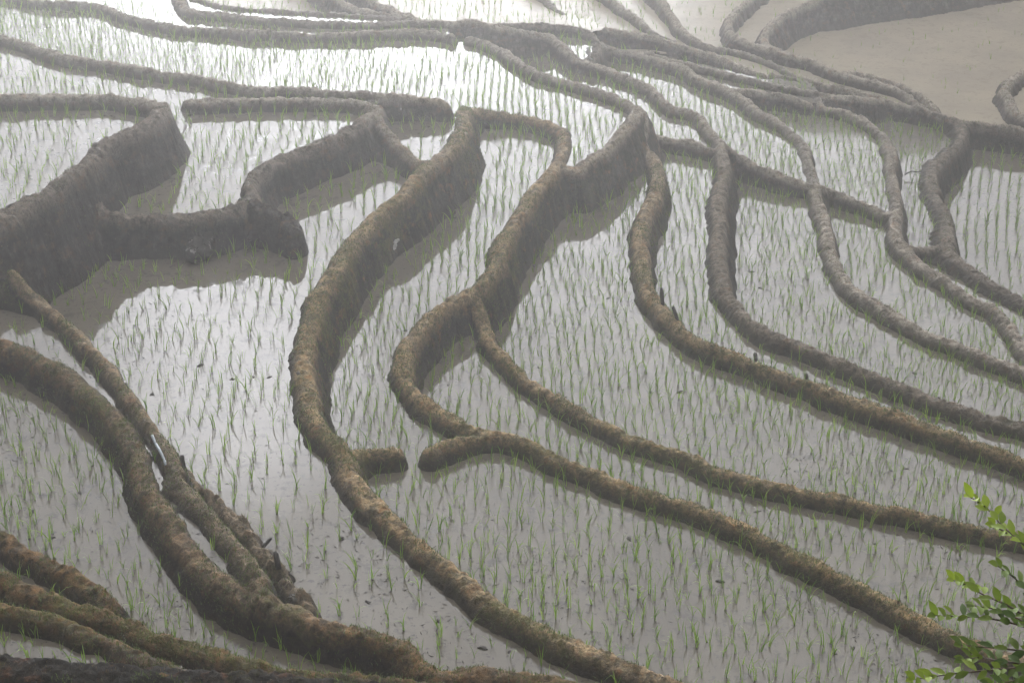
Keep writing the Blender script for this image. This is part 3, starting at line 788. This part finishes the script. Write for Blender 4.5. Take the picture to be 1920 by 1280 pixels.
_tc = nn(_nt, "ShaderNodeTexCoord"); _n = nn(_nt, "ShaderNodeTexNoise", i_Scale=7.0, i_Detail=6.0, i_Roughness=.7); _nt.links.new(_tc.outputs["Object"], _n.inputs["Vector"])
_r = ramp(_nt, [(.58, 0.0), (.63, .85)]); _nt.links.new(_n.outputs["Fac"], _r.inputs[0])
_nt.links.new(mix(_nt, _r.outputs[0], _src, (.34, .33, .31)), _b.inputs["Base Color"])
PALE = simple("weathered white", (.22,.22,.21), (.5,.5,.48), 12, .6)
PIPE = simple("pale pipe", (.22,.26,.30), (.38,.43,.48), 9, .5, .1)
CLOD = simple("wet mud clod", (.02,.018,.016), (.05,.043,.036), 25)

stakes = [((1243,572),(1240,540),.03,"tall dark stake leaning by the mossy dike, upper of a close pair"),
          ((1269,597),(1262,575),.028,"short dark stake by the mossy dike, lower of a close pair"),
          ((1417,675),(1416,661),.03,"dark stake stub on the mossy dike, left of two far apart"),
          ((1513,710),(1512,700),.028,"dark stake stub on the mossy dike, right of two far apart"),
          ((494,1024),(509,1008),.02,"dark stick leaning right out of the ragged mud ridge"),
          ((520,1055),(516,1034),.03,"blunt dark peg low on the ragged mud ridge"),
          ((342,868),(341,853),.03,"dark peg at the lower end of the slender dike near the pale pipe")]
for (bx, by), (tx_, ty), r, lb in stakes:
    p = ground_at(bx, by); dep = (p - CAM) @ FWD
    q = at_depth(tx_, ty, dep + .02)
    ax = (q - p)
    path = [p - ax * .6, p + ax * .3, p + ax * .75, q]
    o_ = p
    V, Q = tube([v - o_ for v in path], [r*.85, r*.8, r*.74, r*.6], 9)
    V = [v + rng.normal(0, r * .08, 3) for v in V]
    o = link("wooden_stake", mesh_any("wooden_stake", V, Q), WOOD, label=lb, cat="stake", group="dark wooden stakes in the dikes"); o.location = o_

def rock(name, px, py, size, lb, cat, m, seed, squash=(1, .8, .7)):
    import bmesh
    bm = bmesh.new(); bmesh.ops.create_icosphere(bm, subdivisions=5, radius=1.0)
    co = np.array([v.co for v in bm.verts])
    r = np.random.default_rng(seed)
    for _ in range(26):
        n = r.normal(size=3); n /= np.linalg.norm(n); dcut = r.uniform(.55, .95)
        ex = np.maximum(0, co @ n - dcut); co -= ex[:, None] * n * .85
    co += np.stack([.13 * vnoise(co[:, 0]*3 + 9, co[:, 1]*3 + co[:, 2]*2 + 9, .8, seed + q) + .08 * vnoise(co[:, 0]*3 + 29, co[:, 1]*2 + co[:, 2]*3 + 9, .33, seed + q + 9) for q in range(3)], 1)
    for v, c in zip(bm.verts, co): v.co = c * np.array(squash) * size
    me = bpy.data.meshes.new(name); bm.to_mesh(me); bm.free()
    for p in me.polygons: p.use_smooth = True
    p = ground_at(px, py)
    o = link(name, me, m, label=lb, cat=cat); o.location = p + np.array([0, .05, -size * squash[2] * .1]); o.rotation_euler = (0, 0, r.uniform(0, 6))
    return o
rock("boulder", 374, 462, .34, "dark craggy boulder with pale lichen set in the foot of the dark hook-shaped bank", "boulder", ROCKM, 3, (1, .7, .55))
o = rock("rock", 478, 446, .2, "smaller dark rock right of the craggy boulder", "rock", ROCKM, 5, (1.5, .7, .5))
rock("stone", 555, 1128, .075, "pale-topped stone at the lower end of the ragged mud ridge", "stone", simple("pale stone", (.05,.045,.04), (.15,.14,.12), 14), 8)

# white scrap on the far hump, pale fragment on the S-shaped dike
def scrap(name, px0, py0, px1, py1, wpx, lb, seed, cat):
    a = ground_at(px1, py1); dep = (a - CAM) @ FWD
    b_ = at_depth(px0, py0, dep + .06); w = wpx / F * dep / 2
    r = np.random.default_rng(seed); V = []; Q = []
    n = 9; mcols = 5
    for i in range(n):
        for k in range(mcols):
            c = a + (b_ - a) * i / (n - 1)
            V.append(c - a + np.array([(k / (mcols - 1) - .5) * 2 * w * (.7 + .3 * math.sin(i * 1.3 + seed)), -.03, 0]) + r.normal(0, w * .16, 3))
    for i in range(n - 1):
        for k in range(mcols - 1):
            q = i * mcols + k; Q.append((q, q + 1, q + mcols + 1, q + mcols))
    me = mesh_any(name, V, Q); o = link(name, me, PALE, label=lb, cat=cat); o.location = a
    md = o.modifiers.new("thickness", "SOLIDIFY"); md.thickness = .008
scrap("plastic_scrap", 1100, 88, 1107, 111, 9, "small upright white scrap on the near side of the dark hump", 2, "scrap")
scrap("pale_fragment", 744, 446, 738, 466, 11, "pale flat fragment stuck in the flank of the S-shaped dike", 5, "fragment")

# pale pipe
a = ground_at(289, 828); dep = (a - CAM) @ FWD
pts = []
for (x, y, dz) in [(286,822,-.02),(292,836,.0),(300,850,.0),(307,864,.0),(312,878,-.02)]:
    p = ground_at(x, y); pts.append(p)
pp = [p + np.array([0, 0, .035]) for p in pts]
o_ = pp[2]
pp2 = catmull([p - o_ for p in pp], .03)
V, Q = tube(pp2, [.014] * len(pp2), 12)
o = link("pipe", mesh_any("pipe", V, Q), PIPE, label="pale bluish pipe between the slender dike and the thick mossy dike", cat="pipe"); o.location = o_

# thin twig across the narrow wedge of water
pA, pB = at_z(1697, 327, -1.88), at_z(1729, 321, -1.86)
pth = [pA, pA * .6 + pB * .4 + np.array([0, .03, .02]), pA * .3 + pB * .7 + np.array([0, -.02, .01]), pB]
V, Q = tube([p - pA for p in pth], [.012, .011, .01, .008], 6)
o = link("twig", mesh_any("twig", V, Q), WOOD, label="thin twig lying across the narrow wedge of water at the right", cat="twig"); o.location = pA

# scraps of dead plant lying on the water
DEB = simple("sodden plant scraps", (.018,.015,.012), (.06,.05,.035), 30)
c = np.argwhere((HT < ZW - .02)[::3, ::3]) * 3
px, py, dep = project(np.stack([GX[c[:, 0]], GY[c[:, 1]], ZW[c[:, 0], c[:, 1]]], 1))
pd = vnoise(GX[c[:, 0]], GY[c[:, 1]], .8, 501)
c = c[(px > -40) & (px < 1960) & (py > 200) & (py < 1320) & (rng.random(len(c)) < np.clip(pd + .35, .05, 1) ** 2)]
c = c[rng.integers(0, len(c), 5200)]
n = len(c); a = rng.uniform(0, 6.28, n); ln = rng.uniform(.006, .032, n); wd = rng.uniform(.002, .006, n)
ctr = np.stack([GX[c[:, 0]] + rng.uniform(-.03, .03, n), GY[c[:, 1]] + rng.uniform(-.03, .03, n), ZW[c[:, 0], c[:, 1]] + .004], 1)
ex = np.stack([np.cos(a) * ln, np.sin(a) * ln, rng.uniform(-.003, .012, n)], 1); ey = np.stack([-np.sin(a) * wd, np.cos(a) * wd, 0 * a], 1)
V = np.stack([ctr - ex * [1, 1, .2] - ey * .4, ctr - ey, ctr + ex, ctr + ey], 1).reshape(-1, 3)
link("plant_debris", new_mesh("plant_debris", V, np.arange(4 * n).reshape(-1, 4), False), DEB, label="dark scraps of dead plant floating on the paddy water", cat="debris", kind="stuff")

# mud clods breaking the surface
clods = []
for i in range(4):
    import bmesh
    bm = bmesh.new(); bmesh.ops.create_icosphere(bm, subdivisions=2, radius=1.0)
    r = np.random.default_rng(900 + i)
    for v in bm.verts: v.co = Vector(np.array(v.co) * np.array([1.25, .8, .55]) * (1 + r.normal(0, .17)))
    me = bpy.data.meshes.new("mud_clod"); bm.to_mesh(me); bm.free(); me.materials.append(CLOD)
    clods.append(me)
spots = [(375,685),(435,712),(475,708),(505,708),(560,700),(285,740),(305,738),(360,745),(1410,510),(1425,540),(1455,560),(905,1215),(955,1222),(640,1010),(820,1165),(1565,1225),(1600,1215),(1450,1190),(1385,1190),(1350,1090),(1790,870),(1480,880),(1760,745),(1715,700),(1275,735),(1220,735),(1010,690),(1002,500),(880,430),(760,620),(30,780),(60,960),(150,925),(100,1010),(690,1130),(1180,1010),(1420,960),(1640,1020),(1700,880),(1140,560)]
for i, (x, y) in enumerate(spots):
    p = ground_at(x, y)
    o = bpy.data.objects.new("mud_clod", clods[i % 4]); COL.objects.link(o)
    s = rng.uniform(.016, .034); o.location = (p[0], p[1], p[2]); o.scale = (s, s, s); o.rotation_euler = (0, 0, rng.uniform(0, 6))
    o["label"] = "small dark mud clod breaking the surface of a paddy"; o["category"] = "clod"; o["group"] = "mud clods in the paddy water"

# ------------------------------------------------------------------ leafy shrub close to the viewpoint
LEAF = leafmat("shrub leaf", (.03,.075,.018), (.27,.37,.03), .35, .65)
BARK = simple("shrub bark", (.05,.035,.02), (.12,.08,.045), 60)
SD = 5.0
root = bpy.data.objects.new("shrub", None); COL.objects.link(root)
root["label"] = "glossy yellow-green leafy shrub reaching in at the lower right corner"; root["category"] = "shrub"
top_ = at_depth(2030, 1240, SD + .1)
foot = np.array([top_[0] + .25, top_[1] + .1, 0]); foot[2] = 7.5 - (foot[1] + .5) * .68 - .1
root.location = foot
SV = []; SQ = []
def add_tube(path, radii):
    V, Q = tube([p - foot for p in path], radii, 7); o = len(SV); SV.extend(V); SQ.extend([tuple(i + o for i in q) for q in Q])
stem = catmull([foot, foot * .6 + top_ * .4 + np.array([.08, 0, 0]), top_], .05); add_tube(stem, np.linspace(.028, .014, len(stem)))
LV = []; LQ = []; LT = []
def leaf(p, direc, upv, L, w, tint):
    d_ = direc / np.linalg.norm(direc); s = np.cross(d_, upv); s /= np.linalg.norm(s); u = np.cross(s, d_)
    st = len(LV); prof = [(0, .06), (.15, .55), (.4, 1), (.65, .9), (.85, .5), (1, .03)]
    for t, ww in prof:
        c = p + d_ * (L * t) + u * (-.25 * L * t * t + .03 * L)
        for q, lift in ((-1, .25), (0, 0), (1, .25)):
            LV.append(c - foot + s * (q * w * ww) + u * (lift * w * ww)); LT.append(tint)
    for i in range(5):
        for k in range(2):
            a = st + i * 3 + k; LQ.append((a, a + 1, a + 4, a + 3))
branches = [
 ([(1820,932),(1850,952),(1880,985),(1910,1012),(1960,1060),(2020,1180)], 4.7, 1.0, 16),
 ([(1862,985),(1890,1000),(1925,1025),(1970,1085)], 4.8, .9, 9),
 ([(1786,1087),(1812,1096),(1840,1112),(1880,1130),(1930,1160),(2020,1225)], 4.9, .72, 18),
 ([(1825,1135),(1860,1140),(1900,1155),(1950,1180),(2025,1235)], 5.0, .45, 14),
 ([(1753,1153),(1800,1155),(1850,1158),(1900,1168),(1960,1192),(2025,1235)], 5.1, .5, 18),
 ([(1800,1208),(1840,1212),(1890,1216),(1950,1225),(2025,1240)], 5.05, .4, 14),
 ([(1711,1273),(1760,1266),(1800,1261),(1850,1256),(1900,1252),(1960,1250),(2025,1245)], 4.95, .7, 20),
 ([(1805,1236),(1840,1232),(1885,1240),(1950,1246),(2025,1245)], 5.0, .5, 14),
 ([(1850,1285),(1900,1275),(1960,1262),(2025,1250)], 5.1, .3, 14),
 ([(1870,1060),(1910,1090),(1950,1140),(2020,1220)], 5.0, .4, 9),
]
for pts_, dep, br, nl in branches:
    P = catmull([at_depth(x, y, dep + .1 * math.sin(i * 1.7)) for i, (x, y) in enumerate(pts_)], .012)
    add_tube(P, np.linspace(.0011, .005, len(P)))
    n = len(P)
    nl = int(nl * 1.25)
    for q in range(nl):
        f = (q / nl) ** 1.15 * .86
        i = min(n - 2, int(f * n))
        t = P[i] - P[i + 1]; t /= np.linalg.norm(t)
        sd = 1 if q % 2 else -1
        perp = np.cross(t, np.array([0, -.5, .85])); perp /= np.linalg.norm(perp)
        direc = t * rng.uniform(.6, 1.1) + perp * sd * rng.uniform(.25, .7) + np.array([0, -.1, rng.uniform(.1, .7)])
        if q == 0: direc = t
        upv = np.array([rng.uniform(-.5, .5), rng.uniform(-.9, -.2), 1.0])
        tint = np.clip(br * (1 - .75 * f) + rng.normal(0, .12), 0, 1)
        leaf(P[i], direc, upv, rng.uniform(.036, .054) * (1 if q else .8), rng.uniform(.0082, .0115), tint)
link("stem", mesh_any("stem", SV, SQ), BARK, parent=root)
me = mesh_any("leaves", LV, LQ)
me.attributes.new("tint", "FLOAT", "POINT").data.foreach_set("value", np.array(LT, np.float32))
link("leaves", me, LEAF, parent=root)

# ------------------------------------------------------------------ mist
hm = bpy.data.materials.new("mist"); hm.use_nodes = True; nt = hm.node_tree
nt.nodes.remove(nt.nodes["Principled BSDF"])
pv = nn(nt, "ShaderNodeVolumePrincipled"); pv.inputs["Color"].default_value = (.97, .965, .97, 1); pv.inputs["Density"].default_value = .0071; pv.inputs["Anisotropy"].default_value = 0.85
nt.links.new(pv.outputs[0], nt.nodes["Material Output"].inputs["Volume"])
bx = [(-40,-16,-5),(40,-16,-5),(40,74,-5),(-40,74,-5),(-40,-16,11),(40,-16,11),(40,74,11),(-40,74,11)]
me = new_mesh("haze", bx, [(0,3,2,1),(4,5,6,7),(0,1,5,4),(1,2,6,5),(2,3,7,6),(3,0,4,7)], False)
link("haze", me, hm, kind="stuff", label="pale mist hanging over the terraces", cat="mist")

# ------------------------------------------------------------------ sky and sun (overcast)
world = bpy.data.worlds.new("World"); scene.world = world; world.use_nodes = True
nt = world.node_tree; bg = nt.nodes["Background"]; L = nt.links.new
SUN_EL, SUN_AZ = math.radians(68), math.radians(20)
sky = nn(nt, "ShaderNodeTexSky", sky_type="NISHITA"); sky.sun_disc = False
sky.sun_elevation = SUN_EL; sky.sun_rotation = SUN_AZ; sky.air_density = 1.0; sky.dust_density = 3.0; sky.ozone_density = 1.0
hs = nn(nt, "ShaderNodeHueSaturation", i_Saturation=.18); L(sky.outputs[0], hs.inputs["Color"])
tc = nn(nt, "ShaderNodeTexCoord")
def lobe(direction, lo, hi, amount):
    v = Vector(direction).normalized()
    dn = nn(nt, "ShaderNodeVectorMath", operation="DOT_PRODUCT"); L(tc.outputs["Generated"], dn.inputs[0]); dn.inputs[1].default_value = v
    mr = nn(nt, "ShaderNodeMapRange", interpolation_type="SMOOTHSTEP"); L(dn.outputs["Value"], mr.inputs[0])
    mr.inputs[1].default_value = math.cos(math.radians(lo)); mr.inputs[2].default_value = math.cos(math.radians(hi)); mr.inputs[3].default_value = 0; mr.inputs[4].default_value = amount
    return mr.outputs[0]
def refl(px, py):
    d = ray(px, py); return (d[0], d[1], -d[2])
ssum = math_(nt, "ADD", math_(nt, "ADD", math_(nt, "ADD", lobe(refl(760, -950), 19, 6, 35.0), lobe(refl(740, -250), 21, 4, 2.3)), lobe(refl(860, 700), 46, 6, 2.9)), lobe(refl(425, 700), 5.4, .5, 6.0))
cl = nn(nt, "ShaderNodeTexNoise", i_Scale=5.0, i_Detail=5.0, i_Roughness=.55); L(tc.outputs["Generated"], cl.inputs["Vector"])
cr = ramp(nt, [(.3, .78), (.7, 1.22)]); L(cl.outputs["Fac"], cr.inputs[0])
fac = math_(nt, "MULTIPLY", math_(nt, "ADD", ssum, .42), cr.outputs[0])
fin = mix(nt, 1.0, mix(nt, 1.0, hs.outputs[0], fac, "MULTIPLY"), (1.0, .985, .985), "MULTIPLY")
L(fin, bg.inputs["Color"]); bg.inputs["Strength"].default_value = .12

sun_d = bpy.data.lights.new("sun", "SUN"); sun_d.energy = .5; sun_d.angle = math.radians(25); sun_d.color = (1, .96, .9)
sun = bpy.data.objects.new("sun", sun_d); COL.objects.link(sun)
sdir = Vector((math.sin(SUN_AZ) * math.cos(SUN_EL), math.cos(SUN_AZ) * math.cos(SUN_EL), math.sin(SUN_EL)))
sun.rotation_euler = sdir.to_track_quat("Z", "Y").to_euler()

vs = scene.view_settings; vs.view_transform = "Standard"; vs.look = "None"; vs.gamma = 1.0; vs.exposure = .56
scene.render.engine = "CYCLES"
cy = scene.cycles
cy.max_bounces = 5; cy.diffuse_bounces = 2; cy.glossy_bounces = 3; cy.transmission_bounces = 3; cy.volume_bounces = 1
cy.use_denoising = True
cy.caustics_reflective = False; cy.caustics_refractive = False
